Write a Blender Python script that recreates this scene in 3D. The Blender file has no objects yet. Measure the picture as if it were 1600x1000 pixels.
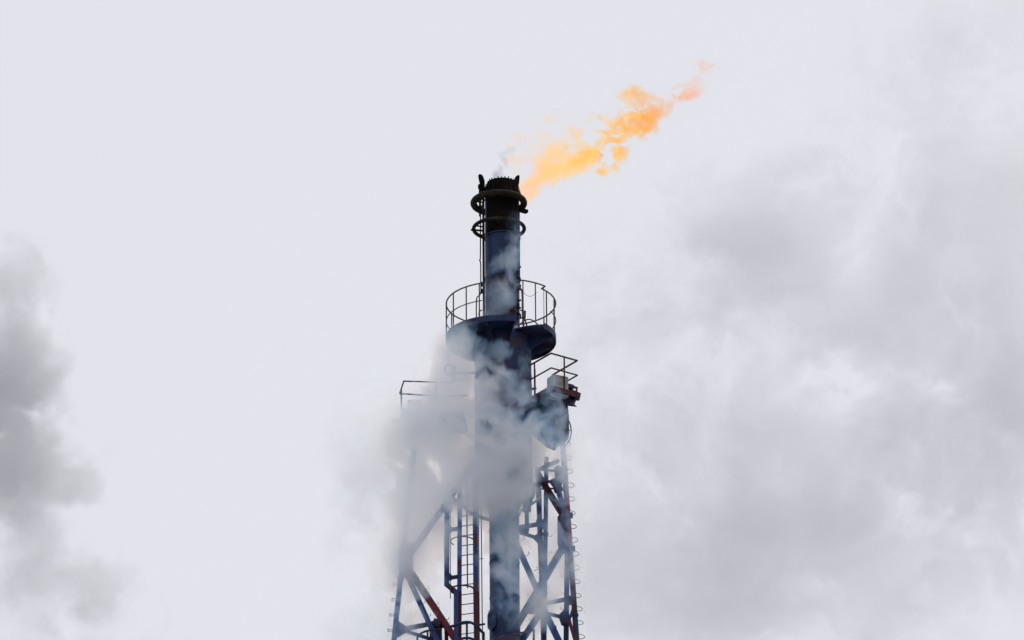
import bpy, bmesh, math, random
import numpy as np
from mathutils import Vector, Matrix

random.seed(7)
rng = np.random.default_rng(11)
scene = bpy.context.scene
COL = scene.collection
R = math.radians

# ------------------------------------------------------------------ camera
F = 9627.0                      # focal length in photograph pixels (1600 wide)
DIST = 187.0                    # metres from the stack to the photographer
PITCH, YAW, ROLL = R(23.8), R(-0.093), R(-0.42)
cam_d = bpy.data.cameras.new("camera")
cam_d.sensor_width = 36.0
cam_d.lens = 36.0 * F / 1600.0
cam_d.clip_start = 1.0
cam_d.clip_end = 9000.0
cam = bpy.data.objects.new("camera", cam_d)
COL.objects.link(cam)
CAM = Vector((0.0, -DIST, 1.7))
ROT = Matrix.Rotation(YAW, 3, 'Z') @ Matrix.Rotation(math.pi / 2 + PITCH, 3, 'X') @ Matrix.Rotation(ROLL, 3, 'Z')
cam.matrix_world = Matrix.Translation(CAM) @ ROT.to_4x4()
scene.camera = cam

# ------------------------------------------------------------------ world: bright even overcast over a Nishita sky
SUN_EL, SUN_AZ = R(52), R(28)
world = bpy.data.worlds.new("World")
scene.world = world
world.use_nodes = True
nt = world.node_tree
nt.nodes.clear()
sky = nt.nodes.new('ShaderNodeTexSky')
sky.sky_type = 'NISHITA'
sky.sun_disc = False
sky.sun_elevation = SUN_EL
sky.sun_rotation = SUN_AZ
bg1 = nt.nodes.new('ShaderNodeBackground'); bg1.inputs[1].default_value = 0.06
nt.links.new(sky.outputs[0], bg1.inputs[0])
bg2 = nt.nodes.new('ShaderNodeBackground')
bg2.inputs[0].default_value = (0.812, 0.815, 0.872, 1)
bg2.inputs[1].default_value = 1.0
mixw = nt.nodes.new('ShaderNodeMixShader'); mixw.inputs[0].default_value = 0.92
nt.links.new(bg1.outputs[0], mixw.inputs[1]); nt.links.new(bg2.outputs[0], mixw.inputs[2])
wo = nt.nodes.new('ShaderNodeOutputWorld')
nt.links.new(mixw.outputs[0], wo.inputs[0])

sun_d = bpy.data.lights.new("sun", 'SUN')
sun_d.energy = 1.0
sun_d.angle = R(20)
sun_d.color = (1.0, 0.98, 0.95)
sun = bpy.data.objects.new("sun", sun_d)
COL.objects.link(sun)
sdir = Vector((math.sin(SUN_AZ) * math.cos(SUN_EL), math.cos(SUN_AZ) * math.cos(SUN_EL), math.sin(SUN_EL)))
sun.rotation_euler = sdir.to_track_quat('Z', 'Y').to_euler()
sun.location = (30, 60, 140)

scene.view_settings.view_transform = 'Standard'
scene.view_settings.look = 'None'
scene.view_settings.exposure = 0.0
scene.view_settings.gamma = 1.0
scene.view_settings.use_curve_mapping = False
cy = scene.cycles
cy.max_bounces = 12
cy.volume_bounces = 12
cy.diffuse_bounces = 3
cy.transparent_max_bounces = 12
cy.volume_step_rate = 2.5
cy.volume_max_steps = 256
cy.use_denoising = True
cy.use_adaptive_sampling = True
cy.adaptive_threshold = 0.015
cy.sample_clamp_indirect = 4

# ------------------------------------------------------------------ placing helpers
def ray(px, py):
    return ROT @ Vector(((px - 800.0) / F, (500.0 - py) / F, -1.0))
def P(px, py, Y=0.0):
    """the point on the vertical plane at distance Y behind the stack axis that the photograph shows at px, py"""
    d = ray(px, py)
    return CAM + d * ((Y - CAM.y) / d.y)
def Pz(px, py, z):
    d = ray(px, py)
    return CAM + d * ((z - CAM.z) / d.z)
def Zax(py):
    px = 786.0
    for _ in range(3):
        p = P(px, py); px -= p.x * 47.1
    return P(px, py).z
K = 1 / 47.1                    # metres per photograph pixel at the stack

# ------------------------------------------------------------------ materials
def mat(name, base, rough=0.6, metal=0.0, var=0.5, scale=3.0, tint=None, tint_amt=0.5, bump=0.15, spec=0.3):
    m = bpy.data.materials.new(name); m.use_nodes = True
    n = m.node_tree.nodes; l = m.node_tree.links
    b = n['Principled BSDF']
    b.inputs['Roughness'].default_value = rough
    b.inputs['Metallic'].default_value = metal
    b.inputs['Specular IOR Level'].default_value = spec
    tc = n.new('ShaderNodeTexCoord')
    mp = n.new('ShaderNodeMapping'); mp.inputs['Scale'].default_value = (1, 1, 0.35)
    l.new(tc.outputs['Object'], mp.inputs[0])
    nz = n.new('ShaderNodeTexNoise'); nz.inputs['Scale'].default_value = scale
    nz.inputs['Detail'].default_value = 8; nz.inputs['Roughness'].default_value = 0.65
    l.new(mp.outputs[0], nz.inputs['Vector'])
    cr = n.new('ShaderNodeValToRGB')
    cr.color_ramp.elements[0].position = 0.35; cr.color_ramp.elements[1].position = 0.68
    lo = [c * (1 - var) for c in base]; hi = [min(1, c * (1 + var)) for c in base]
    cr.color_ramp.elements[0].color = (*lo, 1); cr.color_ramp.elements[1].color = (*hi, 1)
    l.new(nz.outputs[0], cr.inputs[0])
    out = cr.outputs[0]
    if tint:
        n2 = n.new('ShaderNodeTexNoise'); n2.inputs['Scale'].default_value = scale * 0.45
        n2.inputs['Detail'].default_value = 6
        l.new(tc.outputs['Object'], n2.inputs['Vector'])
        r2 = n.new('ShaderNodeValToRGB'); r2.color_ramp.elements[0].position = 0.62 - 0.3 * tint_amt
        r2.color_ramp.elements[1].position = 0.72 - 0.25 * tint_amt
        l.new(n2.outputs[0], r2.inputs[0])
        mx = n.new('ShaderNodeMix'); mx.data_type = 'RGBA'
        l.new(r2.outputs[0], mx.inputs[0]); l.new(out, mx.inputs[6]); mx.inputs[7].default_value = (*tint, 1)
        out = mx.outputs[2]
    l.new(out, b.inputs['Base Color'])
    if bump:
        bp = n.new('ShaderNodeBump'); bp.inputs['Strength'].default_value = bump; bp.inputs['Distance'].default_value = 0.02
        l.new(nz.outputs[0], bp.inputs['Height']); l.new(bp.outputs[0], b.inputs['Normal'])
    return m

M_SOOT = mat('burnt_steel', (0.005, 0.004, 0.004), 0.9, 0.0, 0.6, 2.2, (0.014, 0.010, 0.006), 0.3, spec=.08)
M_TIP = mat('sooted_pipe', (0.010, 0.008, 0.006), 0.75, 0.0, 0.6, 4, (0.026, 0.02, 0.01), 0.35, spec=.15)
M_STEEL = mat('haze_blue_weathered_steel', (0.035, 0.068, 0.16), 0.6, 0.0, 0.35, 2.5, (0.05, 0.025, 0.018), 0.3)  # base pushed towards blue to carry the airlight of the smoke
M_DARK = mat('haze_blue_dark_steel', (0.008, 0.021, 0.07), 0.6, 0.0, 0.4, 3, (0.05, 0.018, 0.012), 0.35)  # blue of the smoke haze mixed into the dark base colour
M_RED = mat('faded_red_paint', (0.14, 0.014, 0.028), 0.55, 0.0, 0.35, 2.5, (0.06, 0.022, 0.02), 0.45)
M_RUST = mat('rusty_brown_paint', (0.055, 0.012, 0.022), 0.65, 0.0, 0.4, 3, (0.03, 0.02, 0.02), 0.4)
M_BLUE = mat('haze_blue_paint', (0.02, 0.048, 0.17), 0.55, 0.0, 0.3, 3, (0.08, 0.03, 0.025), 0.25)  # blue paint, deepened to hold the haze of the smoke veil
M_RAIL = mat('galvanised_rail', (0.06, 0.05, 0.055), 0.55, 0.2, 0.3, 5, (0.08, 0.03, 0.02), 0.3, 0.05)
M_GREY = mat('light_grey_cover', (0.30, 0.30, 0.29), 0.6, 0.0, 0.2, 3, (0.16, 0.13, 0.11), 0.3)
M_GROUND = mat('gravel_ground', (0.33, 0.33, 0.33), 0.95, 0.0, 0.3, 0.6, (0.10, 0.12, 0.06), 0.3)

# ------------------------------------------------------------------ mesh helpers
class MB:
    def __init__(s): s.v = []; s.f = []; s.sm = []
    def add(s, vs, fs, smooth=False):
        o = len(s.v); s.v += [tuple(v) for v in vs]
        for f in fs: s.f.append([i + o for i in f]); s.sm.append(smooth)
    def beam(s, a, b, w, h=None, up=None, flange=False):
        a = Vector(a); b = Vector(b); h = h or w
        d = (b - a).normalized()
        up = Vector(up) if up else (Vector((0, 1, 0)) if abs(d.y) < 0.95 else Vector((0, 0, 1)))
        x = d.cross(up).normalized(); y = x.cross(d).normalized()
        if flange:      # H section
            t = 0.16 * w
            s._box(a, b, x, y, w, t, y * (h / 2 - t / 2)); s._box(a, b, x, y, w, t, -y * (h / 2 - t / 2))
            s._box(a, b, x, y, t, h - 2 * t - 0.004, Vector())
            return s
        s._box(a, b, x, y, w, h, Vector()); return s
    def _box(s, a, b, x, y, w, h, o):
        vs = []
        for p in (a, b):
            for i, j in ((-1, -1), (1, -1), (1, 1), (-1, 1)):
                vs.append(p + o + x * (i * w / 2) + y * (j * h / 2))
        s.add(vs, [(0, 3, 2, 1), (4, 5, 6, 7), (0, 1, 5, 4), (1, 2, 6, 5), (2, 3, 7, 6), (3, 0, 4, 7)])
    def tube(s, pts, r, n=10, closed=False, r2=None):
        pts = [Vector(p) for p in pts]; N = len(pts)
        t0 = (pts[1] - pts[0]).normalized()
        nrm = Vector((0, 0, 1)) if abs(t0.z) < 0.9 else Vector((1, 0, 0))
        vs = []
        for i, p in enumerate(pts):
            if closed: t = (pts[(i + 1) % N] - pts[i - 1]).normalized()
            else: t = (pts[min(i + 1, N - 1)] - pts[max(i - 1, 0)]).normalized()
            nrm = (nrm - t * nrm.dot(t)).normalized(); bn = t.cross(nrm)
            rr = r if r2 is None else r + (r2 - r) * i / (N - 1)
            for k in range(n):
                a = 2 * math.pi * k / n
                vs.append(p + nrm * (rr * math.cos(a)) + bn * (rr * math.sin(a)))
        fs = []
        for i in range(N if closed else N - 1):
            j = (i + 1) % N
            for k in range(n):
                fs.append((i * n + k, i * n + (k + 1) % n, j * n + (k + 1) % n, j * n + k))
        s.add(vs, fs, True)
        if not closed:
            s.add(vs[:n][::-1], [tuple(range(n))]); s.add(vs[-n:], [tuple(range(n))])
        return s
    def lathe(s, prof, n=48, c=(0, 0), a0=0.0, a1=2 * math.pi):
        full = abs(a1 - a0 - 2 * math.pi) < 1e-6
        m = n if full else n + 1
        vs = []
        for (r, z) in prof:
            for k in range(m):
                a = a0 + (a1 - a0) * k / n
                vs.append((c[0] + r * math.cos(a), c[1] + r * math.sin(a), z))
        fs = []
        for i in range(len(prof) - 1):
            for k in range(n):
                k2 = (k + 1) % m
                fs.append((i * m + k, i * m + k2, (i + 1) * m + k2, (i + 1) * m + k))
        s.add(vs, fs, True); return s
    def plate(s, poly, t, nrm=(0, 1, 0)):
        nrm = Vector(nrm).normalized(); n = len(poly)
        a = [Vector(p) - nrm * t / 2 for p in poly]; b = [Vector(p) + nrm * t / 2 for p in poly]
        s.add(a + b, [tuple(range(n))[::-1], tuple(range(n, 2 * n))] + [(i, (i + 1) % n, n + (i + 1) % n, n + i) for i in range(n)])
        return s
    def build(s, name, m, parent=None, bevel=0.0):
        me = bpy.data.meshes.new(name)
        me.from_pydata(s.v, [], s.f); me.validate()
        bm = bmesh.new(); bm.from_mesh(me)
        bmesh.ops.remove_doubles(bm, verts=bm.verts, dist=1e-5)
        bmesh.ops.recalc_face_normals(bm, faces=bm.faces)
        bm.to_mesh(me); bm.free()
        for p in me.polygons: p.use_smooth = False
        if any(s.sm):
            me.polygons.foreach_set('use_smooth', [True] * len(me.polygons))
            me.set_sharp_from_angle(angle=R(40))
        me.materials.append(m)
        o = bpy.data.objects.new(name, me); COL.objects.link(o)
        if parent:
            o.parent = parent
            o.matrix_parent_inverse = parent.matrix_world.inverted() if parent.type != 'EMPTY' else Matrix.Translation(-parent.location)
        if bevel:
            bv = o.modifiers.new('bevel', 'BEVEL'); bv.width = bevel; bv.segments = 2; bv.limit_method = 'ANGLE'
        return o

def thing(name, label, cat, loc, group=None):
    o = bpy.data.objects.new(name, None); COL.objects.link(o)
    o.location = loc; o.empty_display_size = 0.3
    o['label'] = label; o['category'] = cat
    if group: o['group'] = group
    return o
def copy_part(src, delta, parent=None):
    c = src.copy(); COL.objects.link(c)
    c.parent = parent or src.parent
    c.matrix_parent_inverse = src.matrix_parent_inverse.copy()
    c.location = Vector(src.location) + Vector(delta)
    return c
def arc(cx, cyy, z, r, a0, a1, n):
    return [(cx + r * math.cos(a0 + (a1 - a0) * i / n), cyy + r * math.sin(a0 + (a1 - a0) * i / n), z) for i in range(n + 1)]
def ring(z, r, n=56): return arc(0, 0, z, r, 0, 2 * math.pi, n)[:-1]
def curve(pts, n=8):
    """Catmull-Rom through points"""
    pts = [Vector(p) for p in pts]; q = [pts[0]] + pts + [pts[-1]]; out = []
    for i in range(1, len(q) - 2):
        for k in range(n):
            t = k / n
            out.append(0.5 * ((2 * q[i]) + (q[i + 1] - q[i - 1]) * t + (2 * q[i - 1] - 5 * q[i] + 4 * q[i + 1] - q[i + 2]) * t * t + (3 * q[i] - q[i - 1] - 3 * q[i + 1] + q[i + 2]) * t ** 3))
    out.append(pts[-1]); return out

# ------------------------------------------------------------------ ground
g = MB(); g.add([(-3000, -3000, 0), (3000, -3000, 0), (3000, 3000, 0), (-3000, 3000, 0)], [(0, 1, 2, 3)])
go = g.build('ground', M_GROUND); go['kind'] = 'structure'
pad = MB(); pad.add([(-14, -14, 0), (14, -14, 0), (14, 14, 0), (-14, 14, 0), (-14, -14, .25), (14, -14, .25), (14, 14, .25), (-14, 14, .25)],
                    [(4, 5, 6, 7), (0, 1, 5, 4), (1, 2, 6, 5), (2, 3, 7, 6), (3, 0, 4, 7)])
po = pad.build('concrete_pad', M_GREY); po['kind'] = 'structure'

# ------------------------------------------------------------------ flare stack
zT = Zax(287)           # level of the burner rim's centre
stack = thing('flare_stack', 'tall steel flare stack with blackened burner tip, two ring pipes and flame at its top', 'flare stack', (0, 0, .25))
rt = 26.5 * K
MB().lathe([(23 * K, 0.25), (23 * K, Zax(797)), ], 64).build('riser', M_STEEL, stack)
MB().lathe([(23.6 * K, Zax(1000)), (23.6 * K, Zax(968)), (23.05 * K, Zax(967))], 64).build('riser_band', M_DARK, stack)
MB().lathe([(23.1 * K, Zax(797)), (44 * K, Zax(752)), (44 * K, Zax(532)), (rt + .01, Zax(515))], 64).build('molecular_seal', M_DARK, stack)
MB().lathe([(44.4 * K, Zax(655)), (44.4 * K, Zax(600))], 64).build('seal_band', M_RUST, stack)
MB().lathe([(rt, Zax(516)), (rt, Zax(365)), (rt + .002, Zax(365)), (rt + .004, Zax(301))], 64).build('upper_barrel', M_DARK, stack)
tip = MB().lathe([(rt + .006, Zax(372)), (rt + .008, Zax(312)), (27.3 * K, Zax(306)), (27 * K, Zax(300)), (24.3 * K, Zax(290)),
                  (23.6 * K, zT), (22.4 * K, zT), (22.4 * K, Zax(310)), (0.05, Zax(312))], 64).build('flare_tip', M_SOOT, stack)
# welded flanges on the barrel
for py in (372, 437, 494):
    MB().lathe([(rt + .008, Zax(py) - .02), (rt + .05, Zax(py) - .02), (rt + .05, Zax(py) + .02), (rt + .008, Zax(py) + .02)], 64).build('flange', M_DARK, stack)
for py in (560, 590, 668, 700, 735, 830, 880, 935):
    rs_ = 44.3 if py < 760 else 23.2
    MB().lathe([(rs_ * K, Zax(py) - .012), (rs_ * K + .012, Zax(py) - .008), (rs_ * K + .012, Zax(py) + .008), (rs_ * K, Zax(py) + .012)], 64).build('weld_seam', M_RUST if py == 668 else M_DARK, stack)
# retention teeth round the rim
tooth = None
for k in range(26):
    a = 2 * math.pi * k / 26 + 0.1
    c = Vector((23 * K * math.cos(a), 23 * K * math.sin(a), zT))
    h = random.uniform(.02, .075)
    MB().beam(c - Vector((0, 0, .05)), c + Vector((random.uniform(-.015, .015), 0, h)), .035, .03).build('tooth', M_SOOT, stack)
# pilot hoods: thick curved shields beside the rim
def hood(pts, Y, t=.2):
    MB().plate([P(x, y, Y) for x, y in pts], t).build('pilot_hood', M_SOOT, stack, .03)
hood([(747, 275), (749.5, 273), (753.5, 274.5), (755.5, 278), (757.5, 284), (757.5, 296), (752.5, 300), (750.5, 290), (748.3, 281)], -.1)
hood([(812, 276), (810.5, 274.6), (807, 276), (804.5, 279), (803.5, 286), (803, 297), (807, 301), (809.5, 292), (811.3, 284)], -.1)
hood([(747.5, 287), (749.5, 290), (752, 295), (752, 302), (748.8, 302), (748.5, 296), (746.5, 293.5)], -.2, .1)
for x, y in ((749.3, 288), (808, 300)):
    MB().tube([P(x, y, -.12), P(x + .5, y + 50, -.12)], .03, 8).build('pilot_pipe', M_SOOT, stack)
# steam ring manifolds
for (py, Rr, r) in ((317.5, 39.6, 5.3), (357.5, 39.8, 3.0)):
    mr = MB().tube(ring(Zax(py), Rr * K, 72), r * K, 14, closed=True).build('ring_pipe', M_TIP, stack)
    z = Zax(py)
    mr.location.x -= .11
    n = 10 if r > 4 else 6
    for k in range(n):
        a = 2 * math.pi * (k + .35) / n
        u = Vector((math.cos(a), math.sin(a), 0))
        MB().beam(u * (rt) + Vector((0, 0, z - .02)), u * (Rr * K - .03) + Vector((0, 0, z - .01)), .05, .035, (0, 0, 1)).build('ring_bracket', M_SOOT, mr)
    if r > 4:       # risers from the ring to steam nozzles at the rim
        for k in range(20):
            a = 2 * math.pi * (k + .5) / 20
            u = Vector((math.cos(a), math.sin(a), 0))
            p = curve([u * (Rr * K - .06) + Vector((0, 0, z + .06)), u * (33 * K) + Vector((0, 0, z + .17)), u * (29 * K) + Vector((0, 0, z + .34)), u * (25.2 * K) + Vector((0, 0, zT - .04))], 4)
            MB().tube(p, .016, 6).build('steam_nozzle', M_SOOT, stack)
# clamp plates on the rings
MB().beam(P(812, 328, -.1), P(823.5, 331, .05), .10, .16).build('clamp', M_SOOT, stack)
MB().beam(P(736, 359, -.1), P(754, 360.5, .1), .04, .07).build('clamp', M_SOOT, stack)
MB().beam(P(813, 326, 0), P(822, 321, 0), .04).build('clamp', M_SOOT, stack)
# supply pipes beside the barrel
def pipe(pts, r, m, name='supply_pipe', par=stack, n=8):
    return MB().tube(curve(pts, 6), r, n).build(name, m, par)
pipe([P(751.2, 290, -.15), P(750.8, 330, -.15), P(750.6, 400, -.15), P(749.2, 406, -.15), P(751, 412, -.15), P(751.2, 440, -.15), P(751, 458, -.15), P(746, 464, -.15), P(744.5, 470, -.15), P(744.2, 497, -.15)], .02, M_TIP)
pipe([P(755.2, 300, -.35), P(755.4, 360, -.35), P(755.8, 430, -.35), P(756.2, 494, -.35)], .04, M_TIP)
pipe([P(758.8, 305, -.45), P(759, 400, -.45), P(759.5, 494, -.45)], .022, M_STEEL)
pipe([P(807.6, 300, -.3), P(808.2, 380, -.3), P(808.6, 430, -.3), P(809, 500, -.3)], .028, M_TIP)
pipe([P(811.4, 330, -.1), P(811.6, 380, -.1), P(812, 447, -.1)], .018, M_TIP)
pipe([P(805, 345, -.5), P(805.4, 380, -.5), P(806, 494, -.5)], .016, M_STEEL)
for py in (418, 447, 470, 482):
    MB().tube([P(807.2, py, -.28), P(813.5, py - 1, -.2)], .035, 8).build('clamp', M_TIP, stack)
for (px, py) in ((753.5, 444), (753, 455), (811.5, 437), (812, 450), (810, 478)):
    MB().beam(P(px, py - 3, -.3), P(px, py + 3, -.3), .09, .09).build('clamp', M_TIP, stack)
# lifting eyes at the foot of the barrel
for s in (-1, 1):
    cpx = 783 + s * 29.5
    c = P(cpx, 491, -.25)
    pts = [c + Vector((s * .11 * math.sin(t), 0, .15 * math.cos(t))) for t in [math.pi * i / 10 for i in range(11)]]
    MB().tube(pts, .022, 8).build('lifting_eye', M_TIP, stack)
# clamp block low on the riser
MB().plate([P(769, 953, -.3), P(761.5, 963, -.3), P(761.5, 978, -.3), P(768, 987, -.3), P(775, 980, -.3), P(775, 956, -.3)], .35).build('clamp_block', M_DARK, stack, .01)
pipe([P(768, 952, -.4), P(764, 955, -.4), P(763, 962, -.4)], .012, M_DARK)
# pipework bulging off the seal on its right
pipe([P(834, 755, -.5), P(833, 772, -.5), P(829, 780, -.5), P(824, 788, -.5)], .07, M_DARK, n=12)
MB().lathe([(0.0, Zax(769)), (.13, Zax(770)), (.14, Zax(808)), (.07, Zax(810)), (.07, Zax(829)), (0, Zax(829))], 16, (P(823, 790, -.5).x, -.5)).build('drain_pot', M_DARK, stack)
MB().beam(P(809, 827, -.4), P(826, 829, -.5), .13, .1).build('drain_pipe', M_DARK, stack)
pipe([P(811, 806, -.3), P(814, 800, -.3), P(816, 797, -.4), P(820, 796, -.5)], .016, M_DARK)
pipe([P(811, 803, -.3), P(814, 797, -.3), P(817, 792, -.4)], .012, M_DARK)

# ------------------------------------------------------------------ round platform
zD = Zax(531)
RO = 85.5 * K; RI = 31 * K
plat = thing('round_platform', 'circular steel service deck with curved handrail round the stack below the burner', 'platform', (0, 0, zD))
A_CUT0, A_CUT1 = R(-73), R(-40)       # ladder opening, near side to the right
deck = MB()
NA, NR = 120, 9
def rr_at(k, j):
    a = 2 * math.pi * k / NA
    ro = RO
    aa = (a + math.pi) % (2 * math.pi) - math.pi
    if A_CUT0 < aa < A_CUT1:
        u = (aa - A_CUT0) / (A_CUT1 - A_CUT0)
        ro = RI + .12 + (RO - RI - .12) * max(0, (u - .05) / .95) ** 1.5
    return a, RI + (ro - RI) * j / NR
holes = {(int((R(218) / (2 * math.pi)) * NA), 4), (int((R(218) / (2 * math.pi)) * NA), 5), (int((R(349) / (2 * math.pi)) * NA) - 1, 1), (int((R(349) / (2 * math.pi)) * NA), 1)}
vs = []; fs = []
for t in (0, 1):
    for k in range(NA):
        for j in range(NR + 1):
            a, r = rr_at(k, j); vs.append((r * math.cos(a), r * math.sin(a), zD + (-.0 if t == 0 else .05)))
nn = NA * (NR + 1)
for k in range(NA):
    k2 = (k + 1) % NA
    for j in range(NR):
        if (k, j) in holes: continue
        q = [k * (NR + 1) + j, k2 * (NR + 1) + j, k2 * (NR + 1) + j + 1, k * (NR + 1) + j + 1]
        fs.append(tuple(q)); fs.append(tuple(i + nn for i in q[::-1]))
    fs.append((k * (NR + 1) + NR, k2 * (NR + 1) + NR, k2 * (NR + 1) + NR + nn, k * (NR + 1) + NR + nn))
deck.add(vs, fs)
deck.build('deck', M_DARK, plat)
# toe plate (kick plate) and skirt
MB().lathe([(RO, zD - .10), (RO + .008, zD - .10), (RO + .008, zD + .11), (RO, zD + .11), (RO, zD - .10)], 90, (0, 0), A_CUT1, A_CUT0 + 2 * math.pi).build('kick_plate', M_DARK, plat)
MB().lathe([(RO - .03, zD - .62), (RO - .02, zD - .62), (RO - .02, zD - .1), (RO - .03, zD - .1), (RO - .03, zD - .62)], 40, (0, 0), R(165), R(212)).build('heat_shield', M_STEEL, plat)
# radial brackets below the deck
for k in range(12):
    a = 2 * math.pi * (k + .5) / 12
    u = Vector((math.cos(a), math.sin(a), 0)); t = Vector((-math.sin(a), math.cos(a), 0))
    if A_CUT0 < ((a + math.pi) % (2 * math.pi) - math.pi) < A_CUT1: continue
    MB().plate([u * (42 * K) + Vector((0, 0, zD - .01)), u * (RO - .06) + Vector((0, 0, zD - .01)), u * (RO - .06) + Vector((0, 0, zD - .09)), u * (45 * K) + Vector((0, 0, zD - .5))], .02, t).build('bracket', M_DARK, plat)
zR = zD + 57 / 43.0
def prail(py_off, name, r, a0, a1, n=70):
    return MB().tube(arc(0, 0, zD + py_off, RO, a0, a1, n), r, 8).build(name, M_RAIL, plat)
prail(56 / 43.0, 'top_rail', .025, A_CUT1 - .04, R(250.5))
prail(29 / 43.0, 'middle_rail', .018, A_CUT1 + .25, R(250))
# bulging top rail over the ladder opening
RB = RO + .22
zr = zD + 56 / 43.0
pts = [(RO * math.cos(A_CUT1 - .04), RO * math.sin(A_CUT1 - .04), zr)] + arc(0, 0, zr, RB, A_CUT1 - .07, A_CUT0 + .05, 12) + [(RO * math.cos(A_CUT0), RO * math.sin(A_CUT0), zr)]
MB().tube(pts, .025, 8).build('gate_rail', M_RAIL, plat)
post_angles = [R(a) for a in (231, 247, 210, 180.5, 155, 130, 108, 85, 62, 38, 14, -14, -34)]
for a in post_angles:
    u = Vector((math.cos(a), math.sin(a), 0)) * RO
    MB().tube([u + Vector((0, 0, zD)), u + Vector((0, 0, zr))], .022, 8).build('railing_post', M_RAIL, plat)
for a, zl in ((-69, .0), (-56, -.05), (-46, .0)):
    u = Vector((math.cos(R(a)), math.sin(R(a)), 0)) * RB
    MB().tube([u + Vector((0, 0, zD + zl)), u + Vector((0, 0, zr))], .02 if a != -46 else .01, 8).build('railing_post', M_RAIL, plat)
# chain and the low loop across the opening
pts = [P(820 + 22 * t, 456 + 28 * t * (1 - t), -1.75) for t in [i / 10 for i in range(11)]]
MB().tube(pts, .007, 6).build('chain', M_RAIL, plat)
pts = [P(812 + 34 * t, 503 + 12 * (2 * t - 1) ** 2 - 4, -1.2 + .0 * t) for t in [i / 12 for i in range(13)]]
MB().tube(pts, .022, 8).build('low_loop', M_RAIL, plat)
# pair of vertical pipes coming up through the opening
MB().tube(curve([P(812, 450, -.6), P(817, 452, -.9), P(819, 460, -1.), P(819.6, 490, -1.), P(821, 512, -1.)], 5), .035, 8).build('drop_pipe', M_RAIL, plat)
MB().tube([P(821, 492, -1.), P(827, 513, -1.)], .025, 8).build('drop_pipe', M_RAIL, plat)
MB().tube([P(822, 486, -1.02), P(821.5, 497, -1.02)], .06, 8).build('valve', M_RAIL, plat)

plat.location.x -= .06

# ------------------------------------------------------------------ right winch platform
zr2 = P(866, 566, -.5).z
rp = thing('winch_platform', 'small square platform with red railing and grey winch cover, right of the stack', 'platform', P(868, 618, -.5), 'small winch platforms on the derrick')
c4 = [Pz(861, 552, zr2), Pz(902, 563.5, zr2), Pz(863, 586, zr2), Pz(824, 573, zr2)]
DZ = 50 / 43.0
def loop_tube(pts, z, r, name, m, par, close=True):
    p = [Vector((q.x, q.y, z)) for q in pts]
    if close: p = p + [p[0]]
    for a, b in zip(p[:-1], p[1:]):
        MB().tube([a, b], r, 8).build(name, m, par)
loop_tube([c4[3], c4[0], c4[1], c4[2]], zr2, .03, 'top_rail', M_RUST, rp, False)
loop_tube([c4[3], c4[0], c4[1], c4[2]], zr2 - 22.5 / 43, .026, 'middle_rail', M_RUST, rp, False)
for q in (c4[3].lerp(c4[0], .30), c4[0].lerp(c4[1], .5), c4[1].lerp(c4[2], .9), c4[3].lerp(c4[2], .3)):
    MB().tube([q, Vector((q.x, q.y, zr2 - DZ))], .026, 8).build('railing_post', M_RUST, rp)
zd2 = zr2 - DZ
MB().plate([Vector((q.x, q.y, zd2)) for q in c4], .05, (0, 0, 1)).build('deck', M_DARK, rp)
for a, b in ((3, 0), (0, 1), (1, 2), (2, 3)):
    p0 = Vector((c4[a].x, c4[a].y, zd2 - .08)); p1 = Vector((c4[b].x, c4[b].y, zd2 - .08))
    MB().beam(p0, p1, .06, .17, (0, 0, 1)).build('edge_beam', M_RUST if a in (0, 3) else M_DARK, rp)
for t in (.25, .5, .75):
    p0 = c4[3].lerp(c4[0], t); p1 = c4[2].lerp(c4[1], t)
    MB().beam(Vector((p0.x, p0.y, zd2 - .13)), Vector((p1.x, p1.y, zd2 - .13)), .08, .2, (0, 0, 1)).build('joist', M_DARK, rp)
def box(c, sx, sy, sz, rz, name, m, par, bevel=.012):
    mb = MB(); ca, sa = math.cos(rz), math.sin(rz)
    v = []
    for z in (-sz / 2, sz / 2):
        for x, y in ((-1, -1), (1, -1), (1, 1), (-1, 1)):
            v.append(Vector(c) + Vector((x * sx / 2 * ca - y * sy / 2 * sa, x * sx / 2 * sa + y * sy / 2 * ca, z)))
    mb.add(v, [(3, 2, 1, 0), (4, 5, 6, 7), (0, 1, 5, 4), (1, 2, 6, 5), (2, 3, 7, 6), (3, 0, 4, 7)])
    return mb.build(name, m, par, bevel)
wc = P(871.5, 606, -.75)
cover = box(wc, .56, .45, .72, R(28), 'winch_cover', M_GREY, rp)
box(wc + Vector((0, 0, .38)), .30, .25, .05, R(28), 'lid', M_STEEL, cover)
# beam ends and sheaves sticking out on the right
MB().beam(P(884, 609, -.5), P(905.5, 619, -.2), .18, .13).build('beam_end', M_RED, rp)
MB().beam(P(884, 601, -.4), P(902, 606.5, -.2), .05, .09).build('beam_end', M_RED, rp)
MB().beam(P(901, 606, -.25), P(901, 613, -.25), .06, .09).build('beam_end', M_RED, rp)
MB().beam(P(887, 603, -.6), P(895, 605.5, -.5), .13, .16).build('sheave', M_DARK, rp)
MB().beam(P(894, 620, -.35), P(904.5, 624.5, -.2), .07, .1).build('beam_end', M_DARK, rp)
MB().plate([P(878, 606, -.55), P(898, 618, -.35), P(893, 628, -.35), P(897, 633, -.35), P(879, 631, -.55)], .4, (.5, .8, 0)).build('winch_frame', M_DARK, rp, .01)
pts = [P(831, 608, -.9), P(838, 606.5, -.9)]
MB().tube(pts, .05, 8).build('valve', M_STEEL, rp)
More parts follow.
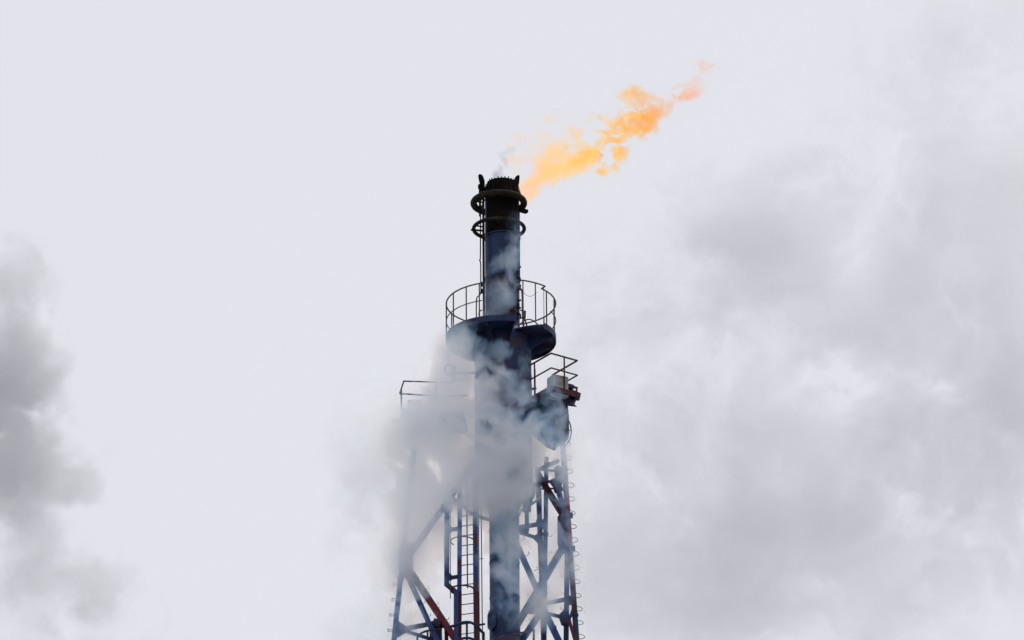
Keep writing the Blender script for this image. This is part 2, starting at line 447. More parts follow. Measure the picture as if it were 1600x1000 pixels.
# guide head below the deck, in front of which the leg runs
gh = thing('guide_head', 'dark guide housing with a curved hose loop under the right winch platform', 'housing', P(865, 670, 0))
MB().plate([P(826, 622, 0), P(886, 628, 0), P(889, 655, 0), P(889, 680, 0), P(878, 690, 0), P(866, 700, 0), P(852, 694, 0), P(828, 672, 0)], .5).build('housing', M_DARK, gh, .02)
MB().plate([P(841, 650, -.35), P(862, 645, -.35), P(868, 690, -.35), P(858, 698, -.35), P(846, 680, -.35)], .16).build('cheek_plate', M_BLUE, gh, .01)
hoop = [P(882 + 10.5 * math.sin(t), 674 - 21 * math.cos(t), -.1) for t in [math.pi * i / 14 for i in range(15)]]
MB().tube(hoop, .02, 8).build('hose_loop', M_RAIL, gh)
hoop = [P(880 + 9 * math.sin(t), 674 - 17 * math.cos(t), -.1) for t in [math.pi * i / 14 for i in range(15)]]
MB().tube(hoop, .014, 8).build('hose_loop', M_RAIL, gh)
for t in (.7, 1.5, 2.4):
    MB().tube([P(880 + 9 * math.sin(t), 674 - 17 * math.cos(t), -.1), P(882 + 10.5 * math.sin(t), 674 - 21 * math.cos(t), -.1)], .016, 6).build('hose_clip', M_RAIL, gh)
MB().tube([P(885, 632, -.2), P(884, 652, -.2)], .02, 8).build('drop_pipe', M_RAIL, gh)

# ------------------------------------------------------------------ left winch platform, mostly lost in the smoke
zl = P(660, 606, -.2).z
lp = thing('winch_platform', 'small platform with thin railing fading into white smoke, left of the stack', 'platform', P(660, 655, -.2), 'small winch platforms on the derrick')
c5 = [Pz(724, 592, zl), Pz(697, 597.5, zl), Pz(631, 595.5, zl), Pz(624.5, 615, zl), Pz(686, 619, zl), Pz(730, 618, zl)]
loop_tube(c5, zl, .026, 'top_rail', M_RAIL, lp, False)
loop_tube(c5[3:], zl, .03, 'top_rail', M_RUST, lp, False)
for q in (c5[2].lerp(c5[3], .6), c5[1].lerp(c5[2], .24), c5[3].lerp(c5[4], .81)):
    MB().tube([q, Vector((q.x, q.y, zl - DZ))], .026, 8).build('railing_post', M_RAIL, lp)
dk = [Vector((q.x, q.y, zl - DZ)) for q in (c5[0], c5[2], c5[3], c5[5])]
MB().plate(dk, .05, (0, 0, 1)).build('deck', M_DARK, lp)
for a in range(3):
    MB().beam(dk[a] - Vector((0, 0, .1)), dk[a + 1] - Vector((0, 0, .1)), .06, .18, (0, 0, 1)).build('edge_beam', M_DARK, lp)
for t in (.1, .35, .6, .85):
    MB().beam(dk[1].lerp(dk[0], t) - Vector((0, 0, .14)), dk[2].lerp(dk[3], t) - Vector((0, 0, .14)), .08, .2, (0, 0, 1)).build('joist', M_DARK, lp)
box(P(647, 638, -.3), .44, .4, .42, R(4), 'winch_cover', M_GREY, lp)
MB().beam(P(612.5, 658.5, -.3), P(634, 656.5, -.3), .10, .12, (0, 0, 1)).build('beam_end', M_DARK, lp)
MB().beam(P(612.5, 659, -.3), P(620, 658.5, -.3), .12, .15, (0, 0, 1)).build('sheave', M_DARK, lp)
MB().beam(P(627, 639, -.3), P(636, 639, -.3), .05).build('beam_end', M_DARK, lp)
MB().plate([P(628, 645, -.2), P(640, 642, -.2), P(668, 650, -.2), P(664, 674, -.2), P(621.5, 673, -.2), P(626, 655, -.2)], .35).build('winch_frame', M_DARK, lp, .01)
MB().tube([P(634.5, 686, -.3), P(634.5, 686, .0)], .10, 14).build('pulley', M_DARK, lp)
# valve handwheels that show faintly left of the seal
vw = thing('handwheel_valve', 'faint round handwheel valve beside the seal, half hidden by smoke under the round deck', 'valve', P(703, 578, -.7))
MB().tube([P(703 + 8 * math.cos(t), 578 + 8.5 * math.sin(t), -.7) for t in [2 * math.pi * i / 24 for i in range(24)]], .028, 8, True).build('wheel_rim', M_DARK, vw)
MB().tube([P(703, 570, -.7), P(703, 586, -.7)], .02, 6).build('spoke', M_DARK, vw)
MB().tube([P(709, 572, -.7), P(709, 592, -.7)], .06, 8).build('valve_stem', M_DARK, vw)
MB().tube([P(705, 583, -.68), P(748, 583, -.4)], .04, 8).build('feed_pipe', M_DARK, vw)

# ------------------------------------------------------------------ derrick (support tower)
dr = thing('derrick', 'steel lattice derrick of faded red and blue legs braced round the stack', 'tower', (0, 0, .25))
def beam(a, b, w, m, name='brace', flange=False, d=None):
    a = P(*a); b = P(*b)
    return MB().beam(a, b, w * K, (d or w) * K, flange=flange).build(name, m, dr, .008)
def to_ground(a, b):
    a = Vector(a); b = Vector(b); d = (b - a); return b + d * ((.25 - b.z) / d.z)
def leg(top, bot, w, m_seg, name='leg'):
    """a leg from its top down to the ground, coloured in bands: m_seg = [(py, material)...] from the top"""
    a = P(*top); b = P(*bot); g_ = to_ground(a, b)
    r = w * K / 2
    cuts = []
    for py, m in m_seg:
        t = (py - top[1]) / (bot[1] - top[1]); cuts.append((a.lerp(b, max(0, t)), m))
    first = None
    for i, (p, m) in enumerate(cuts):
        q = cuts[i + 1][0] if i + 1 < len(cuts) else g_
        MB().tube([p, q], r + .001 * (i % 2), 20).build(name, m, dr)
        if i:
            d = (q - p).normalized()
            MB().tube([p - d * .035, p + d * .035], r * 1.32, 20).build('leg_flange', m, dr)
LA0, LA1 = (652, 662, -1.1), (614.5, 1010, -1.5)
LB0, LB1 = (874.5, 625, -1.0), (901, 1000, -1.5)
leg(LA0, LA1, 8, [(662, M_BLUE), (905, M_BLUE), (1035, M_RED)])
leg(LB0, LB1, 8.5, [(625, M_RED), (735, M_RED), (858, M_RUST), (962, M_DARK), (1060, M_RED)])
leg((840.5, 735, 1.2), (849.5, 1000, 1.5), 8.5, [(735, M_BLUE), (815, M_RUST), (950, M_RED), (1010, M_BLUE)])
leg((853.8, 715, .3), (851.2, 940, .3), 7, [(715, M_BLUE), (835, M_DARK)], 'standpipe')
leg((886.3, 850, -.6), (884.6, 1000, -.7), 8, [(850, M_BLUE), (965, M_DARK)], 'standpipe')
# left side bracing
beam((641, 866, -1.25), (740, 724, -.8), 9, M_BLUE)
beam((636, 898, -1.3), (703, 1046, -.6), 7.5, M_BLUE)
beam((641, 893, -1.3), (756, 1066, -.2), 9.5, M_RED)
MB().plate([P(623, 862, -1.3), P(628, 848, -1.3), P(641, 850, -1.3), P(652, 848, -1.3), P(645, 862, -1.3), P(646, 893, -1.3), P(650, 903, -1.3), P(636, 899, -1.3), P(622.5, 906, -1.3)], .2).build('gusset', M_BLUE, dr, .01)
MB().plate([P(616, 973, -1.4), P(624, 972, -1.4), P(634, 979, -1.4), P(634, 988, -1.4), P(622, 995, -1.4), P(616, 995, -1.4)], .16).build('gusset', M_BLUE, dr, .01)
beam((628, 983.5, -1.4), (692, 971, -.3), 6, M_RUST, 'strut')
beam((630, 985, -1.4), (690, 1004, -.3), 4.5, M_BLUE, 'strut')
MB().tube([P(677, 972, -.95), P(688, 975, -.95)], .14, 12).build('joint_block', M_DARK, dr)
beam((683, 972, -.5), (684, 1010, -.5), 14, M_DARK, 'post')
beam((674, 982, -.6), (674.5, 1010, -.6), 6, M_BLUE, 'post')
beam((697, 972, -.5), (698, 1012, -.5), 6, M_RUST, 'post')
beam((686, 977, -.62), (700, 975, -.6), 8, M_DARK, 'strut')
# right side bracing
beam((841, 742, 0.6), (884, 812, -1.1), 9, M_RUST)
beam((870, 757, -.9), (884, 808, -1.1), 8, M_BLUE)
MB().plate([P(866, 733, -.9), P(871, 728, -.9), P(880, 733, -.9), P(881, 745, -.9), P(876, 764, -.9), P(870, 768, -.9), P(862, 757, -.9), P(858, 752, -.9), P(867, 748, -.9)], .2).build('gusset', M_DARK, dr, .01)
beam((846, 753, .2), (868, 752, -.8), 3.5, M_RUST, 'strut')
beam((842, 733, .6), (868, 736, -.8), 3, M_DARK, 'strut')
beam((846, 764, .5), (872, 763, -.8), 2.2, M_DARK, 'strut')
MB().tube([P(866, 767, -.9), P(879, 763, -.9)], .09, 12).build('joint_block', M_DARK, dr)
MB().plate([P(871, 808, -1.15), P(884, 800, -1.15), P(890, 802, -1.15), P(893, 850, -1.2), P(889, 864, -1.2), P(876, 864, -1.2), P(871, 850, -1.2)], .18).build('gusset', M_BLUE, dr, .01)
MB().tube([P(879, 806, -1.3), P(895, 805, -1.3)], .1, 12).build('joint_block', M_BLUE, dr)
MB().tube([P(890, 857.5, -1.4), P(898.5, 857, -1.4)], .1, 12).build('joint_block', M_BLUE, dr)
beam((881, 853, -1.2), (800, 990, 1.1), 9.5, M_BLUE)
beam((800, 834, .6), (838, 919, .1), 8.5, M_BLUE)
beam((846, 945, -.1), (884, 1024, -1.0), 9, M_BLUE)
beam((849, 950, .0), (800, 1024, .9), 9, M_BLUE)
MB().plate([P(838, 914, -.15), P(845, 905, -.15), P(853.5, 905, -.15), P(854.5, 933, -.15), P(853, 950, -.15), P(858, 962, -.15), P(850, 970, -.15), P(842, 964, -.15), P(836, 959, -.15), P(824, 958, -.15), P(822, 948, -.15), P(833, 930, -.15)], .14).build('gusset', M_BLUE, dr, .008)
beam((850, 943.5, .2), (884, 936.5, -.7), 5.2, M_RUST, 'strut')
beam((852, 957.5, .2), (880, 965, -.7), 4.5, M_DARK, 'strut')
MB().plate([P(873, 962, -.75), P(880, 955, -.75), P(889, 955, -.75), P(890, 966, -.75), P(888, 976, -.75), P(878, 976, -.75), P(875, 970, -.75)], .2).build('gusset', M_DARK, dr, .01)
MB().tube([P(888, 938, -1.), P(893, 938, -1.1)], .16, 12).build('joint_block', M_RUST, dr)
beam((889, 968, -.8), (905, 1022, -1.4), 5, M_RED)
beam((888, 974, -.7), (896, 948, -1.3), 3.5, M_BLUE)
beam((808, 824.5, .3), (842, 819, 1.2), 5.5, M_DARK, 'strut')
beam((808, 830.5, .3), (840, 841, 1.2), 4.5, M_RUST, 'strut')
MB().plate([P(832, 840, 1.05), P(838, 836, 1.05), P(848, 832, 1.05), P(848, 851, 1.05), P(841, 850, 1.05), P(838, 846, 1.05)], .15).build('gusset', M_DARK, dr, .01)
MB().plate([P(838, 816, 1.05), P(850, 812, 1.05), P(851, 826, 1.05), P(841, 826, 1.05)], .15).build('gusset', M_BLUE, dr, .01)
beam((826, 791, .2), (844, 778, 1.1), 3, M_DARK, 'strut')
beam((831, 765, .6), (831, 787, .6), 2.2, M_RUST, 'strut')
beam((838, 735, .8), (872, 720, -.9), 5, M_BLUE, 'strut')
# column that carries the left platform
beam((651, 668, -1.1), (640, 690, -.4), 8, M_BLUE, 'strut')

# step pegs: bent wire, one object each, sharing four meshes
def peg_mesh(name, pts, r=.0125):
    o = MB().tube(pts, r, 6); me = bpy.data.meshes.new(name); me.from_pydata([tuple(v) for v in o.v], [], o.f); me.materials.append(M_STEEL_PEG)
    me.polygons.foreach_set('use_smooth', [True] * len(me.polygons)); return me
M_STEEL_PEG = mat('peg_steel', (0.05, 0.045, 0.045), 0.6, 0, .3, 6)
def V(x, z, y=0): return Vector((x * K, y, z * K))
peg_loop_r = peg_mesh('peg_loop', [V(0, 3.5, -.09), V(8, 2.0, -.07), V(10.5, 0, 0), V(8, -1.6, .07), V(0, -2.2, .09)])
peg_loop_l = peg_mesh('peg_square', [V(0, 3.6, .06), V(-6.5, 4.6, .06), V(-8.5, 3.8, .03), V(-6.8, 1.4, 0), V(-9, -1.6, -.06), V(-7, -2.4, -.07), V(0, -1.6, -.08)])
peg_hook = peg_mesh('peg_hook', [V(0, 0), V(6.5, -.4), V(7.5, 1.0), V(8, 5)])
peg_hook_l = peg_mesh('peg_hook_left', [V(0, 0), V(-7, .8), V(-8.6, 2.4), V(-9, 5)])
def peg(me, px, py, Y, rot=0.0, s=1.0):
    o = bpy.data.objects.new('step_peg', me); COL.objects.link(o)
    o.parent = dr
    o.location = P(px, py, Y) - Vector(dr.location)
    o.rotation_euler = (random.uniform(-.1, .1), rot + random.uniform(-.08, .08), random.uniform(-.15, .15)); o.scale = (s * .88 * random.uniform(.88, 1.08),) * 3
def lx(a, b, py): t = (py - a[1]) / (b[1] - a[1]); return a[0] + (b[0] - a[0]) * t, a[2] + (b[2] - a[2]) * t
for py in [694 + 21.5 * i for i in range(17)]:
    x, Y = lx(LB0, LB1, py); peg(peg_loop_r, x + 3.5, py, Y)
for py in [698 + 24 * i for i in range(14)]:
    x, Y = lx(LA0, LA1, py); peg(peg_loop_l, x - 3, py, Y)
A2a, A2b = (641, 893, -1.3), (756, 1066, -.2)
for i in range(8):
    py = 909 + 19 * i / 1.6; x, Y = lx(A2a, A2b, py)
    if i % 2: peg(peg_hook, x + 4, py - 1, Y, .1, .85)
    else: peg(peg_hook, x + 2, py - 4, Y, -R(60), .6)
A1a, A1b = (636, 898, -1.3), (703, 1046, -.6)
for py in (943, 963, 988):
    x, Y = lx(A1a, A1b, py); peg(peg_hook, x + 3, py, Y, -.35, .8)
for py in (902.5, 928, 953, 978.5):
    peg(peg_hook_l, 882.5, py, -.65, .12, .85)
for (x, y) in ((814, 845), (821, 869), (834, 892)): peg(peg_hook, x, y, .4, -.45, 1.0)
for (x, y) in ((857, 838), (857, 864)): peg(peg_hook, x, y, .3, -.1, .8)
for (x, y) in ((857, 918), (857, 926), (857, 949)): peg(peg_hook, x - 3, y, .3, 0, .6)
for (x, y) in ((828, 934), (831, 973), (846, 888)): peg(peg_hook_l, x, y, .2, .75, .85)
for (x, y) in ((863, 984), (868, 1000)): peg(peg_hook, x, y, -.6, -.4, 1.0)
for (x, y) in ((862, 786), (868, 795), (870, 798)): peg(peg_hook, x, y, -.5, -.5, .7)
for (x, y) in ((853, 780), (874, 783)): peg(peg_hook_l, x + 14, y + 2, -.4, .5, .8)

# lower ladder landing rails (the top of the next landing peeps into the frame)
ll = thing('landing_railing', 'dark curved landing railing at the foot of the caged ladder', 'railing', P(730, 1000, -1.2))
zc = P(730, 972, -1.6)
for dy, r in ((0, .045), (25, .045)):
    MB().tube(curve([P(700, 980 + dy, -1.1), P(712, 977 + dy, -1.3), P(724, 972.5 + dy, -1.6), P(735, 972.5 + dy, -1.6), P(744, 977.5 + dy, -1.4), P(751, 985 + dy, -1.2), P(756, 990 + dy, -1.)], 6), r, 10).build('rail', M_DARK, ll)
MB().tube([P(729.5, 973, -1.6), P(729.5, 1040, -1.6)], .035, 10).build('railing_post', M_DARK, ll)
MB().tube([P(756, 990, -1.), P(756, 1040, -1.)], .035, 10).build('railing_post', M_DARK, ll)
MB().tube([P(746, 977, -1.), P(757.5, 975, -.9)], .035, 10).build('stub', M_DARK, ll)
lm = thing('landing_railing', 'rounded handrail end below the left gusset beside the red diagonal', 'railing', P(670, 1000, -.8))
MB().tube(curve([P(655, 1012, -1.), P(652, 1000, -1.), P(654, 993, -1.1), P(662, 987.5, -1.2), P(674, 984.5, -1.2), P(690, 983, -1.)], 6), .035, 10).build('rail', M_DARK, lm)
MB().tube([P(668, 986, -1.2), P(668.5, 1020, -1.2)], .03, 8).build('railing_post', M_DARK, lm)
lr = thing('landing_railing', 'straight blue handrail corner right of the riser at the bottom edge', 'railing', P(834, 1000, -.9))
MB().tube([P(780, 996, -1.), P(834.5, 984.5, -.9)], .035, 10).build('rail', M_BLUE, lr)
MB().tube([P(834, 983.5, -.9), P(834, 1040, -.9)], .035, 10).build('railing_post', M_DARK, lr)
MB().tube([P(786, 1003, -.6), P(820, 990, .5)], .03, 10).build('rail', M_BLUE, lr)

# ------------------------------------------------------------------ caged ladder
ld = thing('caged_ladder', 'narrow caged access ladder between two posts left of the riser', 'ladder', P(730, 1000, -.6))
def seg(a, b, w, m, name, n=14): return MB().tube([P(*a), P(*b)], w * K / 2, n).build(name, m, ld)
MB().beam(P(718.5, 752, -.6), P(717.8, 925, -.6), 7 * K, .12).build('stile', M_BLUE, ld, .008)  # upper length coloured blue in place of smoke haze, red-brown below
MB().beam(P(717.8, 925, -.6), P(717.4, 1060, -.6), 7.2 * K, .122).build('stile', M_RUST, ld, .008)
MB().beam(P(742, 722, -.6), P(743.5, 925, -.6), 8 * K, .12).build('stile', M_BLUE, ld, .008)  # upper length again takes the smoke's blue into its colour
MB().beam(P(743.5, 925, -.6), P(745.5, 1060, -.6), 8.2 * K, .122).build('stile', M_RUST, ld, .008)
# outer frame post, bending in at the bottom
MB().beam(P(698.3, 782, -.7), P(698, 915, -.7), 8 * K, .14).build('frame_post', M_BLUE, ld, .008)
MB().beam(P(696.5, 912, -.7), P(713, 926, -.7), 7 * K, .13).build('frame_post', M_DARK, ld, .008)
MB().beam(P(712.5, 922, -.72), P(712.5, 1060, -.72), 7 * K, .13).build('frame_post', M_BLUE, ld, .008)
for py in (827, 902):
    MB().beam(P(700, py + 1.5, -.66), P(716, py - 1, -.62), 5 * K, .1).build('tie', M_DARK, ld)
    MB().plate([P(701, py - 7, -.7), P(706, py - 3, -.7), P(706, py + 4, -.7), P(701, py + 5, -.7)], .08).build('tie_plate', M_DARK, ld)
rung0 = None
for i in range(20):
    py = 745.5 + 15.35 * i
    a = P(720, py, -.6); b = P(741, py - 2.6, -.6)
    if rung0 is None:
        rung0 = MB().tube([a, b], .017, 6).build('rung', M_RAIL, ld); ra = a
    else: copy_part(rung0, a - ra)
def hoop_at(py, m, r):
    """cage hoop bulging towards the viewer, seen from below"""
    z = P(722, py, -.6).z
    xl, xr = P(704, py, -1.2).x, P(741, py, -.6).x
    cxx = (xl + xr) / 2; rx = (xr - xl) / 2
    pts = [(cxx + rx * math.cos(t), -.95 + .42 * math.sin(t), z) for t in [R(15) - (R(235)) * i / 26 for i in range(27)]]
    return MB().tube(pts, r, 8).build('cage_hoop', m, ld)
hoop_at(775, M_BLUE, .02); hoop_at(852, M_RAIL, .02); hoop_at(928, M_RUST, .03)
MB().tube([P(703.5, 775, -.95), P(703.8, 935, -.95)], .014, 6).build('cage_bar', M_RUST, ld)
MB().tube([P(729, 733, -1.3), P(730.5, 919, -1.3)], .022, 6).build('cage_bar', M_RAIL, ld)
MB().tube([P(705, 770, -.8), P(706, 800, -.8)], .012, 6).build('cage_bar', M_RAIL, ld)
# curved pipe tying the ladder to the riser, and two thin cables
cp = thing('curved_pipe', 'thick curved pipe sweeping from behind the ladder down to the riser', 'pipe', P(735, 800, -.3))
MB().tube(curve([P(700, 756, -.1), P(704, 770, -.1), P(709, 782, -.15), P(718, 787, -.2), P(726, 792, -.25), P(733, 799, -.3), P(745, 806, -.35), P(768, 813, -.3)], 6), .06, 12).build('pipe', M_BLUE, cp)
MB().tube([P(706, 782, -.2), P(713, 785, -.2)], .12, 12).build('pipe_joint', M_DARK, cp)
for i, (x0, x1, lab) in enumerate(((747.5, 749.5, 'thin vertical cable touching the ladder stile on its right'), (751.5, 754.5, 'thin vertical cable nearest to the riser, right of the ladder'))):
    o = MB().tube([P(x0, 765, -.5), P(x1, 1070, -.5)], .017, 6).build('cable', M_RUST)
    o['label'] = lab; o['category'] = 'cable'; o['group'] = 'cables beside the ladder'
for (py) in (874,):
    MB().tube([P(745, py, -.55), P(755, py - 1.5, -.5)], .013, 6).build('cable_bracket', M_RAIL, ld)

# ------------------------------------------------------------------ volumes: density worked out with numpy, handed to a volume grid by geometry nodes
def up_noise(shape, cells):
    """smooth random field of the given shape with about cells[i] cells along each axis"""
    out = rng.random([c + 4 for c in cells]).astype(np.float32)
    for ax in range(3):
        n = shape[ax]; c = cells[ax]
        x = np.linspace(0, c, n, endpoint=False) + 1; i = np.floor(x).astype(int); t = (x - i).astype(np.float32)
        w = [(1 - t) ** 3 / 6, (3 * t ** 3 - 6 * t ** 2 + 4) / 6, (-3 * t ** 3 + 3 * t ** 2 + 3 * t + 1) / 6, t ** 3 / 6]
        sh = [1, 1, 1]; sh[ax] = n
        out = sum(np.take(out, i - 1 + k, axis=ax) * w[k].reshape(sh) for k in range(4))
    return out
def fbm(shape, size, base, octs=4, gain=.5, stretch=(1, 1, 1)):
    """fractal noise about 0, base = size in metres of the largest feature"""
    tot = 0; amp = 1; s = 0
    nz0 = shape[2]; vz = size[2] / (nz0 - 1); vy = size[1] / (shape[1] - 1)
    pad = int(shape[1] / 2 * vy * 0.44 / vz) + 3        # room for the lean of the layers
    shape = (shape[0], shape[1], nz0 + 2 * pad); size = (size[0], size[1], size[2] + 2 * pad * vz)
    for o in range(octs):
        cells = [max(2, int(round(size[i] / (base * stretch[i]) * 2 ** o))) for i in range(3)]
        cells = [min(c, shape[i]) for i, c in enumerate(cells)]
        f = up_noise(shape, cells); tot = tot + amp * (f - .5) / max(f.std(), 1e-5) * .5; s += amp; amp *= gain
    tot = (tot - tot.mean()) / tot.std()
    # the layers lean back with the wind
    out = np.empty((shape[0], shape[1], nz0), np.float32)
    for iy in range(shape[1]):
        k = pad - (iy - shape[1] / 2) * vy * 0.44 / vz; k0 = math.floor(k); t = k - k0
        out[:, iy, :] = (1 - t) * tot[:, iy, k0:k0 + nz0] + t * tot[:, iy, k0 + 1:k0 + 1 + nz0]
    return out
def sstep(x, a, b):
    t = np.clip((x - a) / (b - a), 0, 1); return t * t * (3 - 2 * t)
def warp(f, shape, vox, amt, fields):
    """look f up at displaced places"""
    idx = np.indices(shape, dtype=np.float32)
    for i in range(3): idx[i] += fields[i] * (amt / vox[i])
    for i in range(3): np.clip(idx[i], 0, shape[i] - 1.001, out=idx[i])
    i0 = idx.astype(np.int32); t = idx - i0
    r = 0
    for dx in (0, 1):
        for dy in (0, 1):
            for dz in (0, 1):
                w = (t[0] if dx else 1 - t[0]) * (t[1] if dy else 1 - t[1]) * (t[2] if dz else 1 - t[2])
                r = r + w * f[i0[0] + dx, i0[1] + dy, i0[2] + dz]
    return r
class Grid:
    def __init__(s, lo, hi, vox):
        s.lo = np.array(lo, float); s.vox = np.array(vox, float)
        s.n = [int(math.ceil((hi[i] - lo[i]) / vox[i])) + 1 for i in range(3)]
        s.hi = s.lo + (np.array(s.n) - 1) * s.vox
        s.size = s.hi - s.lo
        s.ax = [np.linspace(s.lo[i], s.hi[i], s.n[i], dtype=np.float32) for i in range(3)]
        s.X, s.Y, s.Z = np.meshgrid(*s.ax, indexing='ij', sparse=True)
    def blob(s, c, rx, ry, rz, tilt=0.0):
        """0..1 soft ellipsoid; tilt turns it in the x-z plane"""
        dx = s.X - c[0]; dy = (s.Y - c[1]) / ry; dz = s.Z - c[2]
        ca, sa = math.cos(tilt), math.sin(tilt)
        u = (dx * ca + dz * sa) / rx; v = (-dx * sa + dz * ca) / rz
        return np.exp(-(u * u + v * v + dy * dy))
def volume_object(name, grid, dens, material, origin):
    nx, ny, nz = grid.n
    d = dens.astype(np.float32).copy()
    for sl in ((0, slice(None), slice(None)), (-1, slice(None), slice(None)), (slice(None), 0, slice(None)), (slice(None), -1, slice(None)), (slice(None), slice(None), 0), (slice(None), slice(None), -1)):
        d[sl] = 0
    d[d < 0.004] = 0
    flat = np.ascontiguousarray(d.transpose(2, 1, 0)).ravel()
    me = bpy.data.meshes.new(name)
    me.vertices.add(flat.size)
    at = me.attributes.new('d', 'FLOAT', 'POINT'); at.data.foreach_set('value', flat)
    co = np.empty((flat.size, 3), np.float32)
    o3 = np.array(origin)
    co[:, 0] = np.tile(grid.ax[0] - o3[0], ny * nz); co[:, 1] = np.tile(np.repeat(grid.ax[1] - o3[1], nx), nz); co[:, 2] = np.repeat(grid.ax[2] - o3[2], nx * ny)
    me.vertices.foreach_set('co', co.ravel())
    me.materials.append(material)
    ob = bpy.data.objects.new(name, me); COL.objects.link(ob); ob.location = origin
    ng = bpy.data.node_groups.new(name + '_grid', 'GeometryNodeTree')
    ng.interface.new_socket('Geometry', in_out='INPUT', socket_type='NodeSocketGeometry')
    ng.interface.new_socket('Geometry', in_out='OUTPUT', socket_type='NodeSocketGeometry')
    N = ng.nodes; L = ng.links
    gi = N.new('NodeGroupInput'); go_ = N.new('NodeGroupOutput')
    vc = N.new('GeometryNodeVolumeCube')
    lo = grid.lo - o3; hi = grid.hi - o3
    vc.inputs['Min'].default_value = tuple(lo); vc.inputs['Max'].default_value = tuple(hi)
    vc.inputs['Resolution X'].default_value = nx; vc.inputs['Resolution Y'].default_value = ny; vc.inputs['Resolution Z'].default_value = nz
    pos = N.new('GeometryNodeInputPosition')
    sub = N.new('ShaderNodeVectorMath'); sub.operation = 'SUBTRACT'; sub.inputs[1].default_value = tuple(lo)
    mul = N.new('ShaderNodeVectorMath'); mul.operation = 'MULTIPLY_ADD'
    mul.inputs[1].default_value = ((nx - 1) / (hi[0] - lo[0]), (ny - 1) / (hi[1] - lo[1]), (nz - 1) / (hi[2] - lo[2])); mul.inputs[2].default_value = (.5, .5, .5)
    fl = N.new('ShaderNodeVectorMath'); fl.operation = 'FLOOR'
    dt = N.new('ShaderNodeVectorMath'); dt.operation = 'DOT_PRODUCT'; dt.inputs[1].default_value = (1, nx, nx * ny)
    ad = N.new('ShaderNodeMath'); ad.operation = 'ADD'; ad.inputs[1].default_value = .25
    L.new(pos.outputs[0], sub.inputs[0]); L.new(sub.outputs[0], mul.inputs[0]); L.new(mul.outputs[0], fl.inputs[0]); L.new(fl.outputs[0], dt.inputs[0]); L.new(dt.outputs['Value'], ad.inputs[0])
    na = N.new('GeometryNodeInputNamedAttribute'); na.data_type = 'FLOAT'; na.inputs[0].default_value = 'd'
    si = N.new('GeometryNodeSampleIndex'); si.data_type = 'FLOAT'; si.domain = 'POINT'
    L.new(gi.outputs[0], si.inputs['Geometry']); L.new(na.outputs[0], si.inputs['Value']); L.new(ad.outputs[0], si.inputs['Index'])
    L.new(si.outputs[0], vc.inputs['Density'])
    sm = N.new('GeometryNodeSetMaterial'); sm.inputs['Material'].default_value = material
    L.new(vc.outputs[0], sm.inputs[0]); L.new(sm.outputs[0], go_.inputs[0])
    md = ob.modifiers.new('grid', 'NODES'); md.node_group = ng
    return ob
def vol_mat(name, scatter, sd, absorb, ad_, aniso=0.0, thin=None):
    """scatter/absorb coefficients per unit of grid density"""
    m = bpy.data.materials.new(name); m.use_nodes = True
    n = m.node_tree.nodes; l = m.node_tree.links; n.clear()
    at = n.new('ShaderNodeAttribute'); at.attribute_name = 'density'
    out = n.new('ShaderNodeOutputMaterial'); add = n.new('ShaderNodeAddShader')
    vs_ = n.new('ShaderNodeVolumeScatter'); vs_.inputs['Color'].default_value = (*scatter, 1); vs_.inputs['Anisotropy'].default_value = aniso
    va = n.new('ShaderNodeVolumeAbsorption'); va.inputs['Color'].default_value = (*[1 - c for c in absorb], 1)
    for sh, k in ((vs_, sd), (va, ad_)):
        mm = n.new('ShaderNodeMath'); mm.operation = 'MULTIPLY'; mm.inputs[1].default_value = k
        l.new(at.outputs['Fac'], mm.inputs[0]); l.new(mm.outputs[0], sh.inputs['Density'])
    if thin:        # finer, bluer particles where the smoke is thin, whiter where it is thick
        mr_ = n.new('ShaderNodeMapRange'); mr_.inputs[1].default_value = .2; mr_.inputs[2].default_value = 1.0
        mx = n.new('ShaderNodeMix'); mx.data_type = 'RGBA'; mx.inputs[6].default_value = (*thin, 1); mx.inputs[7].default_value = (*scatter, 1)
        l.new(at.outputs['Fac'], mr_.inputs[0]); l.new(mr_.outputs[0], mx.inputs[0]); l.new(mx.outputs[2], vs_.inputs['Color'])
    l.new(vs_.outputs[0], add.inputs[0]); l.new(va.outputs[0], add.inputs[1]); l.new(add.outputs[0], out.inputs['Volume'])
    return m

def blobs_field(g_, lst):
    """lst: (px, py, depth, rx px, rz px, ry m, strength, tilt deg)"""
    f = 0
    for (px, py, Y, rx, rz, ry, s, *t) in lst:
        f = f + s * g_.blob(P(px, py, Y), rx * K, ry, rz * K / .915, R(t[0]) if t else 0.0)
    return f

SEED_SMOKE, SEED_LEFT, SEED_RIGHT, SEED_WISP, SEED_FLAME = 8, 15, 10, 3, 41
